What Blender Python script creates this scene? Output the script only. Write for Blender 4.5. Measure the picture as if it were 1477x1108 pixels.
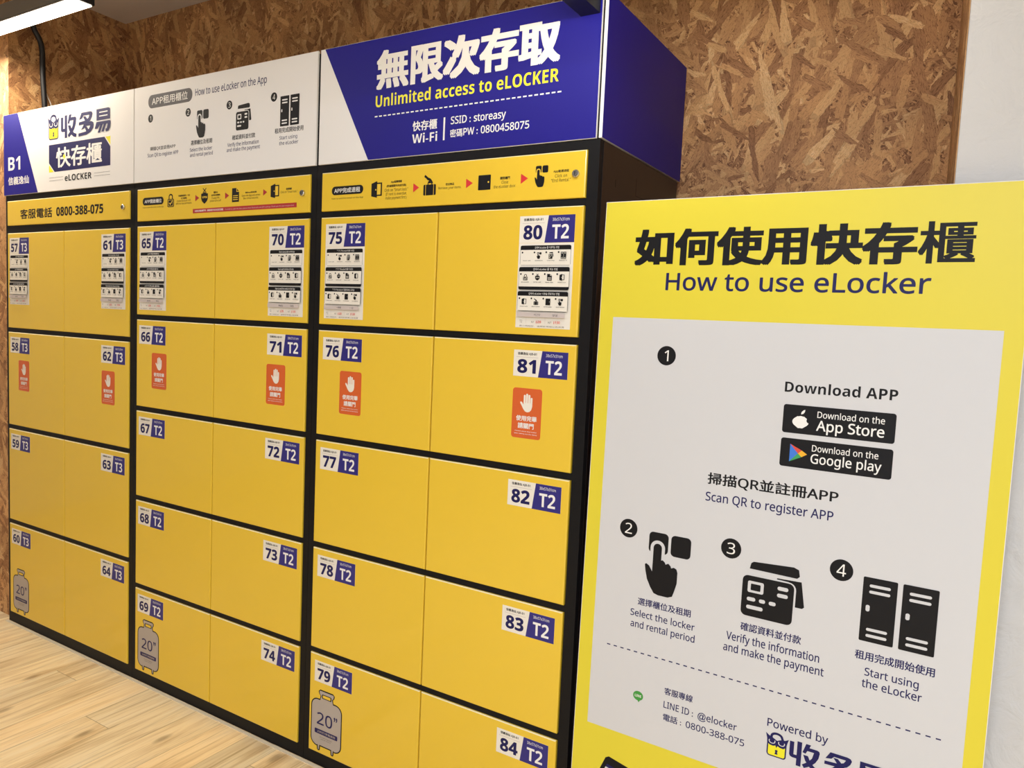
import bpy, bmesh, math, random
from mathutils import Vector, Matrix, Euler
random.seed(7)
scene = bpy.context.scene
C = scene.collection
for o in list(bpy.data.objects):
    bpy.data.objects.remove(o)

# ------------------------------------------------------------------ camera
FPX = 1077.458
cam_d = bpy.data.cameras.new('camera')
cam_d.sensor_fit = 'HORIZONTAL'
cam_d.sensor_width = 36.0
cam_d.lens = FPX * 36.0 / 1477.0
cam_d.clip_start = 0.02
cam = bpy.data.objects.new('camera', cam_d)
C.objects.link(cam)
_y, _p, _r = math.radians(-30.8836), math.radians(-4.5073), math.radians(2.5984)
fw = Vector((math.sin(_y) * math.cos(_p), math.cos(_y) * math.cos(_p), math.sin(_p)))
rt = Vector((math.cos(_y), -math.sin(_y), 0))
up = rt.cross(fw)
r2 = rt * math.cos(_r) + up * math.sin(_r)
u2 = -rt * math.sin(_r) + up * math.cos(_r)
M = Matrix((r2, u2, -fw)).transposed().to_4x4()
M.translation = Vector((1.5728, -1.5416, 1.3230))
cam.matrix_world = M
scene.camera = cam

# ------------------------------------------------------------------ view, world, room lights
vs = scene.view_settings
vs.view_transform = 'Standard'
vs.look = 'None'
vs.gamma = 1.0
vs.use_curve_mapping = False
vs.exposure = 0.47
world = bpy.data.worlds.new('world')
scene.world = world
world.use_nodes = True
world.node_tree.nodes['Background'].inputs[0].default_value = (1.0, 0.97, 0.94, 1)
world.node_tree.nodes['Background'].inputs[1].default_value = 0.15


def area(name, loc, sx, sy, power, color=(0.91, 1.0, 1.13), target=None):
    l = bpy.data.lights.new(name, 'AREA')
    l.shape = 'RECTANGLE'
    l.size, l.size_y = sx, sy
    l.energy = power
    l.color = color
    o = bpy.data.objects.new(name, l)
    o.location = loc
    if target is not None:
        d = Vector(target) - Vector(loc)
        o.rotation_euler = d.to_track_quat('-Z', 'Y').to_euler()
    C.objects.link(o)
    return o


area('ceiling_light_near', (1.9, -2.4, 2.28), 1.7, 0.4, 54)
area('ceiling_light_middle', (-0.45, -0.9, 2.28), 1.1, 0.12, 3.4)
area('ceiling_light_far', (-2.3, -1.2, 2.28), 1.3, 0.25, 0.7)


# ------------------------------------------------------------------ materials
def lin(c):
    return tuple(((x / 255.0) / 12.92 if x <= 10 else (((x / 255.0) + 0.055) / 1.055) ** 2.4) for x in c) + (1.0,)


MATS = {}


def mat(name, rgb, rough=0.45, metal=0.0, spec=0.5, coat=0.0):
    if name in MATS:
        return MATS[name]
    m = bpy.data.materials.new(name)
    m.use_nodes = True
    b = m.node_tree.nodes['Principled BSDF']
    b.inputs['Base Color'].default_value = lin(rgb)
    b.inputs['Roughness'].default_value = rough
    b.inputs['Metallic'].default_value = metal
    b.inputs['Specular IOR Level'].default_value = spec
    b.inputs['Coat Weight'].default_value = coat
    MATS[name] = m
    return m


class NT:
    def __init__(self, m):
        self.t = m.node_tree
        self.b = self.t.nodes['Principled BSDF']

    def n(self, typ, **kw):
        nd = self.t.nodes.new(typ)
        for k, v in kw.items():
            if k.startswith('i_'):
                nd.inputs[k[2:].replace('_', ' ')].default_value = v
            elif k.startswith('n_'):
                nd.inputs[int(k[2:])].default_value = v
            else:
                setattr(nd, k, v)
        return nd

    def l(self, a, b):
        self.t.links.new(a, b)

    def math(self, op, a, b=None, clamp=False):
        nd = self.n('ShaderNodeMath', operation=op)
        nd.use_clamp = clamp
        for i, v in enumerate((a, b)):
            if v is None:
                continue
            if isinstance(v, (int, float)):
                nd.inputs[i].default_value = v
            else:
                self.l(v, nd.inputs[i])
        return nd.outputs[0]

    def mix(self, f, a, b, typ='RGBA', blend='MIX'):
        nd = self.n('ShaderNodeMix', data_type=typ, blend_type=blend)
        ia, ib = (6, 7) if typ == 'RGBA' else (2, 3)
        for i, v in ((0, f), (ia, a), (ib, b)):
            if isinstance(v, (int, float, tuple)):
                nd.inputs[i].default_value = v
            else:
                self.l(v, nd.inputs[i])
        return nd.outputs[2 if typ == 'RGBA' else 0]

    def ramp(self, f, stops, interp='LINEAR'):
        nd = self.n('ShaderNodeValToRGB')
        cr = nd.color_ramp
        cr.interpolation = interp
        while len(cr.elements) < len(stops):
            cr.elements.new(0.5)
        for e, (p, c) in zip(cr.elements, stops):
            e.position = p
            e.color = c
        self.l(f, nd.inputs[0])
        return nd.outputs[0]


def make_osb():
    m = mat('osb', (170, 125, 75), 0.62, spec=0.35)
    t = NT(m)
    co = t.n('ShaderNodeTexCoord').outputs['Object']
    sp = t.n('ShaderNodeSeparateXYZ')
    t.l(co, sp.inputs[0])
    u = t.math('ADD', sp.outputs[0], sp.outputs[1])
    cb = t.n('ShaderNodeCombineXYZ')
    t.l(u, cb.inputs[0])
    t.l(sp.outputs[2], cb.inputs[1])
    # splintery distortion of the flake outlines
    ns = t.n('ShaderNodeTexNoise', i_Scale=95.0, i_Detail=3.0, i_Roughness=0.6)
    t.l(cb.outputs[0], ns.inputs['Vector'])
    sub = t.n('ShaderNodeVectorMath', operation='SUBTRACT', n_1=(0.5, 0.5, 0.5))
    t.l(ns.outputs['Color'], sub.inputs[0])
    scl = t.n('ShaderNodeVectorMath', operation='SCALE')
    scl.inputs['Scale'].default_value = 0.0075
    t.l(sub.outputs[0], scl.inputs[0])
    add = t.n('ShaderNodeVectorMath', operation='ADD')
    t.l(cb.outputs[0], add.inputs[0])
    t.l(scl.outputs[0], add.inputs[1])
    base = add.outputs[0]
    val = None
    edge = None
    layers = [(95, 0.010, 0.0028, 0.0), (30, 0.013, 0.0032, 0.5), (140, 0.012, 0.003, 0.55), (65, 0.040, 0.008, 0.55), (118, 0.050, 0.010, 0.62),
              (12, 0.045, 0.010, 0.74), (82, 0.085, 0.019, 0.60), (52, 0.095, 0.021, 0.72), (106, 0.11, 0.024, 0.74), (148, 0.07, 0.016, 0.84)]
    for i, (ang, ln, wd, th) in enumerate(layers):
        mp = t.n('ShaderNodeMapping', vector_type='TEXTURE')
        mp.inputs['Location'].default_value = (0.37 * i, 0.19 * i, 0)
        mp.inputs['Rotation'].default_value = (0, 0, math.radians(ang))
        mp.inputs['Scale'].default_value = (ln, wd, 1)
        t.l(base if i > 2 else cb.outputs[0], mp.inputs['Vector'])
        v = t.n('ShaderNodeTexVoronoi', voronoi_dimensions='2D', distance='CHEBYCHEV')
        v.inputs['Scale'].default_value = 1.0
        v.inputs['Randomness'].default_value = 0.9
        t.l(mp.outputs[0], v.inputs['Vector'])
        sc = t.n('ShaderNodeSeparateColor')
        t.l(v.outputs['Color'], sc.inputs[0])
        br = sc.outputs[0]
        if i < 3:
            br = t.math('SUBTRACT', t.math('MULTIPLY', br, 0.8), 0.12)
        else:
            # fibres and dark dashes along the flake
            mp2 = t.n('ShaderNodeMapping', vector_type='TEXTURE')
            mp2.inputs['Rotation'].default_value = (0, 0, math.radians(ang))
            mp2.inputs['Scale'].default_value = (0.016, 0.0016, 1)
            t.l(base, mp2.inputs['Vector'])
            fb = t.n('ShaderNodeTexNoise', i_Scale=1.0, i_Detail=2.0)
            t.l(mp2.outputs[0], fb.inputs['Vector'])
            dash = t.ramp(fb.outputs['Fac'], [(0.30, (0.55, 0.55, 0.55, 1)), (0.42, (0.12, 0.12, 0.12, 1)), (0.6, (0, 0, 0, 1))])
            br = t.math('SUBTRACT', t.math('ADD', t.math('MULTIPLY', br, 0.75), 0.2), dash)
        eg = t.math('GREATER_THAN', v.outputs['Distance'], 0.60)
        if val is None:
            val, edge = br, eg
        else:
            k = t.math('GREATER_THAN', sc.outputs[1], th)
            val = t.mix(k, val, br, 'FLOAT')
            edge = t.mix(k, edge, eg, 'FLOAT')
    col = t.ramp(val, [(0.0, lin((120, 80, 52))), (0.22, lin((168, 120, 80))), (0.6, lin((208, 158, 106))), (0.85, lin((224, 180, 126))),
                       (1.0, lin((246, 214, 166)))])
    fine = t.n('ShaderNodeTexNoise', i_Scale=210.0, i_Detail=4.0, i_Roughness=0.7)
    t.l(cb.outputs[0], fine.inputs['Vector'])
    dk = t.ramp(fine.outputs['Fac'], [(0.33, (0.45, 0.4, 0.36, 1)), (0.43, (1, 1, 1, 1)), (1.0, (1.08, 1.08, 1.08, 1))])
    col = t.mix(1.0, col, dk, 'RGBA', 'MULTIPLY')
    e2 = t.math('MULTIPLY', edge, 0.2)
    col = t.mix(e2, col, lin((70, 40, 20)))
    big = t.n('ShaderNodeTexNoise', i_Scale=5.0, i_Detail=2.0)
    t.l(cb.outputs[0], big.inputs['Vector'])
    tint = t.ramp(big.outputs['Fac'], [(0.3, (0.78, 0.76, 0.74, 1)), (0.7, (1.08, 1.05, 1.0, 1))])
    col = t.mix(1.0, col, tint, 'RGBA', 'MULTIPLY')
    t.l(col, t.b.inputs['Base Color'])
    bmp = t.n('ShaderNodeBump')
    bmp.inputs['Strength'].default_value = 0.25
    bmp.inputs['Distance'].default_value = 0.003
    t.l(fine.outputs['Fac'], bmp.inputs['Height'])
    t.l(bmp.outputs[0], t.b.inputs['Normal'])
    return m


def make_floor():
    m = mat('plank_floor', (215, 190, 150), 0.42, spec=0.4)
    t = NT(m)
    co = t.n('ShaderNodeTexCoord').outputs['Object']
    sp = t.n('ShaderNodeSeparateXYZ')
    t.l(co, sp.inputs[0])
    W, L = 0.128, 0.92
    px = t.math('DIVIDE', t.math('ADD', sp.outputs[0], 0.5046), W)
    ix = t.math('FLOOR', px)
    fx = t.math('FRACT', px)
    off = t.math('FRACT', t.math('MULTIPLY', ix, 0.3737))
    py = t.math('ADD', t.math('DIVIDE', sp.outputs[1], L), off)
    iy = t.math('FLOOR', py)
    fy = t.math('FRACT', py)
    cb = t.n('ShaderNodeCombineXYZ')
    t.l(ix, cb.inputs[0])
    t.l(iy, cb.inputs[1])
    wn = t.n('ShaderNodeTexWhiteNoise', noise_dimensions='2D')
    t.l(cb.outputs[0], wn.inputs['Vector'])
    # grain coordinates: stretched along the plank, shifted per plank
    gx = t.math('ADD', sp.outputs[0], t.math('MULTIPLY', wn.outputs['Value'], 7.0))
    gc = t.n('ShaderNodeCombineXYZ')
    t.l(t.math('MULTIPLY', gx, 16.0), gc.inputs[0])
    t.l(t.math('MULTIPLY', sp.outputs[1], 1.5), gc.inputs[1])
    t.l(t.math('MULTIPLY', iy, 3.1), gc.inputs[2])
    g1 = t.n('ShaderNodeTexNoise', i_Scale=1.0, i_Detail=5.0, i_Roughness=0.6, i_Distortion=0.6)
    t.l(gc.outputs[0], g1.inputs['Vector'])
    gc2 = t.n('ShaderNodeCombineXYZ')
    t.l(t.math('MULTIPLY', gx, 150.0), gc2.inputs[0])
    t.l(t.math('MULTIPLY', sp.outputs[1], 4.0), gc2.inputs[1])
    g2 = t.n('ShaderNodeTexNoise', i_Scale=1.0, i_Detail=3.0, i_Roughness=0.6)
    t.l(gc2.outputs[0], g2.inputs['Vector'])
    col = t.ramp(g1.outputs['Fac'], [(0.26, lin((190, 158, 114))), (0.40, lin((228, 200, 154))), (0.52, lin((248, 225, 180))), (0.75, lin((252, 236, 204)))])
    fine = t.ramp(g2.outputs['Fac'], [(0.3, (0.72, 0.68, 0.62, 1)), (0.5, (1, 1, 1, 1))])
    col = t.mix(0.9, col, fine, 'RGBA', 'MULTIPLY')
    gc3 = t.n('ShaderNodeCombineXYZ')
    t.l(t.math('MULTIPLY', gx, 48.0), gc3.inputs[0])
    t.l(t.math('MULTIPLY', sp.outputs[1], 2.2), gc3.inputs[1])
    g3 = t.n('ShaderNodeTexNoise', i_Scale=1.0, i_Detail=4.0, i_Roughness=0.7, i_Distortion=0.4)
    t.l(gc3.outputs[0], g3.inputs['Vector'])
    streak = t.ramp(g3.outputs['Fac'], [(0.30, (0.70, 0.62, 0.52, 1)), (0.40, (0.95, 0.92, 0.88, 1)), (0.5, (1, 1, 1, 1))])
    col = t.mix(0.8, col, streak, 'RGBA', 'MULTIPLY')
    tone = t.ramp(wn.outputs['Value'], [(0.0, (0.84, 0.86, 0.9, 1)), (0.5, (1, 1, 1, 1)), (1.0, (1.06, 1.0, 0.92, 1))])
    col = t.mix(1.0, col, tone, 'RGBA', 'MULTIPLY')
    # knots
    kc = t.n('ShaderNodeCombineXYZ')
    t.l(t.math('MULTIPLY', gx, 6.0), kc.inputs[0])
    t.l(t.math('MULTIPLY', sp.outputs[1], 2.6), kc.inputs[1])
    kv = t.n('ShaderNodeTexVoronoi', voronoi_dimensions='2D')
    kv.inputs['Scale'].default_value = 1.0
    t.l(kc.outputs[0], kv.inputs['Vector'])
    kn = t.ramp(kv.outputs['Distance'], [(0.03, (1, 1, 1, 1)), (0.10, (0, 0, 0, 1))])
    col = t.mix(t.math('MULTIPLY', kn, 0.55), col, lin((130, 104, 74)))
    # seams
    dx = t.math('MINIMUM', fx, t.math('SUBTRACT', 1.0, fx))
    dy = t.math('MINIMUM', fy, t.math('SUBTRACT', 1.0, fy))
    s = t.math('MAXIMUM', t.math('LESS_THAN', t.math('MULTIPLY', dx, W), 0.0008), t.math('LESS_THAN', t.math('MULTIPLY', dy, L), 0.0011))
    col = t.mix(t.math('MULTIPLY', s, 0.6), col, lin((120, 98, 72)))
    t.l(col, t.b.inputs['Base Color'])
    bmp = t.n('ShaderNodeBump')
    bmp.inputs['Strength'].default_value = 0.12
    bmp.inputs['Distance'].default_value = 0.002
    t.l(g2.outputs['Fac'], bmp.inputs['Height'])
    t.l(bmp.outputs[0], t.b.inputs['Normal'])
    return m


def make_plaster(name, rgb, strength=0.35):
    m = mat(name, rgb, 0.6, spec=0.35)
    t = NT(m)
    co = t.n('ShaderNodeTexCoord').outputs['Object']
    n1 = t.n('ShaderNodeTexNoise', i_Scale=14.0, i_Detail=5.0, i_Roughness=0.55, i_Distortion=1.4)
    t.l(co, n1.inputs['Vector'])
    n2 = t.n('ShaderNodeTexVoronoi', feature='SMOOTH_F1')
    n2.inputs['Scale'].default_value = 11.0
    t.l(co, n2.inputs['Vector'])
    h = t.math('ADD', n1.outputs['Fac'], t.math('MULTIPLY', n2.outputs['Distance'], 0.4))
    bmp = t.n('ShaderNodeBump')
    bmp.inputs['Strength'].default_value = strength
    bmp.inputs['Distance'].default_value = 0.012
    t.l(h, bmp.inputs['Height'])
    t.l(bmp.outputs[0], t.b.inputs['Normal'])
    return m


def make_door_yellow():
    m = mat('door_yellow', (237, 199, 60), 0.16, spec=0.5, coat=0.25)
    t = NT(m)
    co = t.n('ShaderNodeTexCoord').outputs['Object']
    n1 = t.n('ShaderNodeTexNoise', i_Scale=3.2, i_Detail=1.0)
    t.l(co, n1.inputs['Vector'])
    bmp = t.n('ShaderNodeBump')
    bmp.inputs['Strength'].default_value = 0.10
    bmp.inputs['Distance'].default_value = 0.004
    t.l(n1.outputs['Fac'], bmp.inputs['Height'])
    t.l(bmp.outputs[0], t.b.inputs['Normal'])
    t.l(bmp.outputs[0], t.b.inputs['Coat Normal'])
    return m


OSB = make_osb()
FLOOR = make_floor()
PLASTER = make_plaster('white_plaster', (208, 206, 204), 0.45)
CEIL = make_plaster('ceiling_paint', (238, 228, 218), 0.05)
WALLPAINT = make_plaster('room_paint', (206, 204, 202), 0.05)
YEL = make_door_yellow()
DGLINT = mat('door_top_glint', (250, 236, 186), 0.3)  # cream colour that paints in the light caught along the top edges
BLACK = mat('black_powder_coat', (17, 17, 20), 0.5, spec=0.2)
BROWNBLK = mat('dark_brown_steel', (30, 23, 22), 0.3, spec=0.35)
WHITE = mat('print_white', (240, 238, 236), 0.38)
SWHITE = mat('sticker_white', (238, 232, 220), 0.4)
FOAM = mat('foam_board_edge', (240, 236, 230), 0.8)
BLUE = mat('print_blue', (32, 27, 134), 0.45, spec=0.2)
NAVY = mat('print_navy', (23, 23, 86), 0.45, spec=0.3)
STBLUE = mat('sticker_blue', (42, 38, 124), 0.4)
INK = mat('print_black', (15, 15, 20), 0.5, spec=0.25)
PILL = mat('print_grey_pill', (72, 70, 76), 0.4)
LETTER = mat('print_letter_white', (242, 240, 236), 0.4)
LEMON = mat('print_lemon', (240, 232, 40), 0.4)
BYEL = mat('board_yellow', (226, 210, 56), 0.42)
BWHITE = mat('board_white', (211, 211, 213), 0.42)
DYEL = mat('print_on_yellow', (237, 199, 60), 0.3)
RED = mat('print_red', (214, 48, 48), 0.4)
DRED = mat('print_dark_red', (178, 44, 44), 0.4)
ORANGE = mat('sticker_orange', (216, 98, 44), 0.4)
SGREY = mat('print_luggage_grey', (178, 168, 160), 0.4)
TGREY = mat('print_table_grey', (204, 192, 188), 0.4)
GREEN = mat('print_green', (60, 150, 62), 0.4)
PBLUE = mat('print_sky_blue', (60, 120, 216), 0.4)
PGREEN = mat('print_leaf_green', (60, 160, 90), 0.4)
PYEL = mat('print_amber', (240, 180, 40), 0.4)
PRED = mat('print_tomato', (216, 74, 60), 0.4)
CHROME = mat('chrome', (200, 198, 194), 0.22, metal=1.0)
STEEL = mat('dark_metal', (104, 102, 100), 0.45, metal=0.2)
CABLE = mat('black_rubber', (24, 24, 28), 0.45)
WIREW = mat('white_wire_plastic', (225, 220, 210), 0.5)
SEAL = mat('clear_sealant', (226, 212, 186), 0.3)
OSBCUT = mat('osb_cut_edge', (206, 160, 112), 0.7)


# ------------------------------------------------------------------ object helpers
def link(o, parent=None):
    C.objects.link(o)
    if parent is not None:
        o.parent = parent
    return o


def empty(name, loc):
    o = bpy.data.objects.new(name, None)
    o.empty_display_size = 0.1
    o.location = loc
    return link(o)


def tag(o, label=None, cat=None, group=None, kind=None):
    for k, v in (('label', label), ('category', cat), ('group', group), ('kind', kind)):
        if v:
            o[k] = v
    return o


TEXTS = {}


def is_cjk(s):
    return any(0x2e7f < ord(ch) < 0x1D000 for ch in s)


def sans(s, bold):
    """Latin letters and digits as sans-serif (bold) alphanumerics, which the built-in fallback faces carry"""
    cu, cl, cd = (0x1D5D4, 0x1D5EE, 0x1D7EC) if bold else (0x1D5A0, 0x1D5BA, 0x1D7E2)
    out = ''
    for ch in s:
        if 'A' <= ch <= 'Z':
            ch = chr(cu + ord(ch) - 65)
        elif 'a' <= ch <= 'z':
            ch = chr(cl + ord(ch) - 97)
        elif '0' <= ch <= '9':
            ch = chr(cd + ord(ch) - 48)
        out += ch
    return out


def text_mesh(s, res=3):
    """(verts, polygons, bbox, cap height) of a line of type at size 1, from the built-in typeface"""
    k = (s, res)
    if k not in TEXTS:
        cu = bpy.data.curves.new('type', 'FONT')
        cu.body = s
        cu.dimensions = '2D'
        cu.fill_mode = 'FRONT'
        cu.resolution_u = res
        o = bpy.data.objects.new('type', cu)
        C.objects.link(o)
        bpy.context.view_layer.update()
        ev = o.evaluated_get(bpy.context.evaluated_depsgraph_get())
        me = ev.to_mesh()
        vs_ = [(v.co.x, v.co.y) for v in me.vertices]
        ps = [tuple(p.vertices) for p in me.polygons]
        ev.to_mesh_clear()
        bpy.data.objects.remove(o)
        bpy.data.curves.remove(cu)
        xs = [v[0] for v in vs_]
        ys = [v[1] for v in vs_]
        TEXTS[k] = (vs_, ps, (min(xs), max(xs), min(ys), max(ys)))
    return TEXTS[k]


CAP = None


def cap_height():
    global CAP
    if CAP is None:
        b = text_mesh(sans('H', False))[2]
        CAP = b[3] - b[2]
    return CAP


LIFT = 7e-5


class MB:
    """collects shapes, then links them as one mesh object; print layers step towards -y"""

    def __init__(self):
        self.v, self.f, self.m, self.mats = [], [], [], []
        self.layer = 1
        self.y0 = 0.0

    def mi(self, m):
        if m not in self.mats:
            self.mats.append(m)
        return self.mats.index(m)

    def add(self, vs_, fs, m):
        b = len(self.v)
        self.v += [tuple(v) for v in vs_]
        k = self.mi(m)
        for f in fs:
            self.f.append([b + i for i in f])
            self.m.append(k)

    # solids
    def box(self, x0, x1, y0, y1, z0, z1, m):
        vs_ = [(x, y, z) for z in (z0, z1) for y in (y0, y1) for x in (x0, x1)]
        self.add(vs_, [(0, 1, 5, 4), (1, 3, 7, 5), (3, 2, 6, 7), (2, 0, 4, 6), (4, 5, 7, 6), (2, 3, 1, 0)], m)

    def bevel_box(self, x0, x1, y0, y1, z0, z1, b, m, edge=None):
        """box whose front (y0) edges are eased by b"""
        vs_ = [(x0 + b, y0, z0 + b), (x1 - b, y0, z0 + b), (x1 - b, y0, z1 - b), (x0 + b, y0, z1 - b),
               (x0 + .3 * b, y0 + .3 * b, z0 + .3 * b), (x1 - .3 * b, y0 + .3 * b, z0 + .3 * b), (x1 - .3 * b, y0 + .3 * b, z1 - .3 * b), (x0 + .3 * b, y0 + .3 * b, z1 - .3 * b),
               (x0, y0 + b, z0), (x1, y0 + b, z0), (x1, y0 + b, z1), (x0, y0 + b, z1),
               (x0, y1, z0), (x1, y1, z0), (x1, y1, z1), (x0, y1, z1)]
        fs = [(0, 1, 2, 3)]
        if edge is not None:
            self.add(vs_, [(a + 2, a + 6, a + 7, a + 3) for a in (0, 4)], edge)  # only the top facets take the painted highlight colour
        for a in (0, 4, 8):
            for i in range(4):
                j = (i + 1) % 4
                if edge is None or i != 2 or a == 8:
                    fs.append((a + i, a + 4 + i, a + 4 + j, a + j))
        fs.append((15, 14, 13, 12))
        self.add(vs_, fs, m)

    def prism(self, pts, z0, z1, m):
        n = len(pts)
        vs_ = [(x, y, z0) for x, y in pts] + [(x, y, z1) for x, y in pts]
        fs = [tuple(range(n - 1, -1, -1)), tuple(range(n, 2 * n))] + [(i, (i + 1) % n, n + (i + 1) % n, n + i) for i in range(n)]
        self.add(vs_, fs, m)

    def tube(self, path, r, m, n=12):
        ps = [Vector(p) for p in path]
        rings = []
        for i, p in enumerate(ps):
            d = (ps[min(i + 1, len(ps) - 1)] - ps[max(i - 1, 0)]).normalized()
            a = d.orthogonal().normalized() if i == 0 else (rings[-1][1] - d * rings[-1][1].dot(d)).normalized()
            b = d.cross(a)
            rings.append(([p + (a * math.cos(2 * math.pi * k / n) + b * math.sin(2 * math.pi * k / n)) * r for k in range(n)], a))
        vs_ = [v for ring, _ in rings for v in ring]
        fs = []
        for i in range(len(ps) - 1):
            for k in range(n):
                k2 = (k + 1) % n
                fs.append((i * n + k, i * n + k2, (i + 1) * n + k2, (i + 1) * n + k))
        fs.append(tuple(range(n - 1, -1, -1)))
        fs.append(tuple((len(ps) - 1) * n + k for k in range(n)))
        self.add(vs_, fs, m)

    def cyl_y(self, cx, cz, y0, y1, r, m, n=24, cham=0.0):
        prof = [(y1, r), (y0 + cham, r), (y0, r - cham)]
        vs_, fs = [], []
        for (y, rr) in prof:
            vs_ += [(cx + rr * math.cos(2 * math.pi * k / n), y, cz + rr * math.sin(2 * math.pi * k / n)) for k in range(n)]
        for i in range(2):
            for k in range(n):
                k2 = (k + 1) % n
                fs.append((i * n + k, i * n + k2, (i + 1) * n + k2, (i + 1) * n + k))
        fs.append(tuple(2 * n + k for k in range(n)))
        self.add(vs_, fs, m)

    # printed shapes
    def y(self):
        return self.y0 - self.layer * LIFT

    def poly(self, pts, m, up=True):
        y = self.y()
        self.add([(x, y, z) for x, z in pts], [tuple(range(len(pts)))], m)
        if up:
            self.layer += 1

    def rect(self, x0, x1, z0, z1, m):
        self.poly([(x0, z0), (x1, z0), (x1, z1), (x0, z1)], m)

    def rrect(self, x0, x1, z0, z1, r, m, n=5):
        self.poly(rr_pts(x0, x1, z0, z1, r, n), m)

    def disc(self, cx, cz, rx, rz, m, n=28):
        self.poly([(cx + rx * math.cos(2 * math.pi * k / n), cz + rz * math.sin(2 * math.pi * k / n)) for k in range(n)], m)

    def stroke(self, pts, w, m, closed=False):
        """a line of width w along pts, with round ends"""
        y = self.y()
        P = [Vector((a, b)) for a, b in pts]
        segs = list(zip(P, P[1:])) + ([(P[-1], P[0])] if closed else [])
        for i, (a, b) in enumerate(segs):
            d = (b - a).normalized()
            n = Vector((-d.y, d.x)) * w / 2
            q = [a - n, b - n, b + n, a + n]
            self.add([(v.x, y - i * 2e-6, v.y) for v in q], [(0, 1, 2, 3)], m)
        for j, p in enumerate(P):
            self.add([(p.x + w / 2 * math.cos(k * math.pi / 5), y - 5e-6 - j * 1e-6, p.y + w / 2 * math.sin(k * math.pi / 5)) for k in range(10)], [tuple(range(10))], m)
        self.layer += 1

    def text(self, s, x0, x1, z0, z1, m, w=0.0, res=3, slant=0.0, n=8):
        """one line of type fitted to the box; Latin: baseline to cap height; w = extra stroke weight as a share of the height"""
        cjk = is_cjk(s)
        if not cjk and w >= 0.035:
            s, w = sans(s, True), (0.022 if w >= 0.065 else 0.0)
        else:
            s = sans(s, False)
        vs_, ps, bb = text_mesh(s, res)
        r = w * (z1 - z0) * (0.55 if cjk else 1.0)
        rz = r * (0.6 if cjk else 1.0)
        ax0, ax1, az0, az1 = x0 + r, x1 - r, z0 + rz, z1 - rz
        b0, b1 = (bb[2], bb[3]) if cjk else (0.0, cap_height())
        sx = (ax1 - ax0) / max(bb[1] - bb[0], 1e-6)
        sz = (az1 - az0) / (b1 - b0)
        if cjk and w >= 0.07:
            # heavy type: each character gets the weight its counters leave room for
            adv = text_mesh('一一')[2][1] - text_mesh('一')[2][1]
            y = self.y()
            for i, ch in enumerate(s):
                cv, cp, _ = text_mesh(ch, res)
                k = {'櫃': 0.5, '無': 0.85, '限': 0.85, '如': 1.1, '次': 1.1}.get(ch, 1.0)
                for a, b in ((0, 0), (-1, 0), (1, 0), (0, -1), (0, 1), (-1, -1), (1, -1), (-1, 1), (1, 1)):
                    q = [(ax0 + (x + i * adv - bb[0]) * sx + a * k * r, az0 + (yy - b0) * sz + b * k * rz) for x, yy in cv]
                    self.add([(x + (z - z0) * slant, y - (3 * a + b + 4) * 4e-6, z) for x, z in q], cp, m)
            return
        base = [(ax0 + (x - bb[0]) * sx, az0 + (yy - b0) * sz) for x, yy in vs_]
        if slant:
            base = [(x + (z - z0) * slant, z) for x, z in base]
        y = self.y()
        offs = [(0, 0)]
        if r > 0:
            offs += [(r * math.cos(2 * math.pi * k / n), rz * math.sin(2 * math.pi * k / n)) for k in range(n)]
        for i, (dx, dz) in enumerate(offs):
            self.add([(x + dx, y - i * 4e-6, z + dz) for x, z in base], ps, m)

    def build(self, name, parent=None, loc=(0, 0, 0), smooth=False):
        me = bpy.data.meshes.new(name)
        me.from_pydata(self.v, [], self.f)
        for m in self.mats:
            me.materials.append(m)
        me.polygons.foreach_set('material_index', self.m)
        if smooth:
            me.polygons.foreach_set('use_smooth', [True] * len(self.f))
        me.update()
        bm = bmesh.new()
        bm.from_mesh(me)
        # printed faces look towards -y
        for f in bm.faces:
            f.normal_update()
        bm.to_mesh(me)
        bm.free()
        o = bpy.data.objects.new(name, me)
        o.location = loc
        return link(o, parent)


def rr_pts(x0, x1, z0, z1, r, n=5):
    out = []
    for cx, cz, a in ((x1 - r, z0 + r, -90), (x1 - r, z1 - r, 0), (x0 + r, z1 - r, 90), (x0 + r, z0 + r, 180)):
        for k in range(n + 1):
            t = math.radians(a + 90 * k / n)
            out.append((cx + r * math.cos(t), cz + r * math.sin(t)))
    return out


# ------------------------------------------------------------------ pictograms (unit square mapped to a box)
class Map:
    def __init__(self, p, x0, x1, z0, z1):
        self.p, self.x0, self.z0 = p, x0, z0
        self.w, self.h = x1 - x0, z1 - z0

    def X(self, a):
        return self.x0 + a * self.w

    def Z(self, b):
        return self.z0 + b * self.h

    def pts(self, q):
        return [(self.X(a), self.Z(b)) for a, b in q]

    def poly(self, q, m):
        self.p.poly(self.pts(q), m)

    def rr(self, a0, a1, b0, b1, r, m):
        self.p.rrect(self.X(a0), self.X(a1), self.Z(b0), self.Z(b1), r * min(self.w, self.h), m)

    def disc(self, a, b, r, m):
        self.p.disc(self.X(a), self.Z(b), r * self.w, r * self.w, m)

    def line(self, q, w, m, closed=False):
        self.p.stroke(self.pts(q), w * min(self.w, self.h), m, closed)


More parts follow.
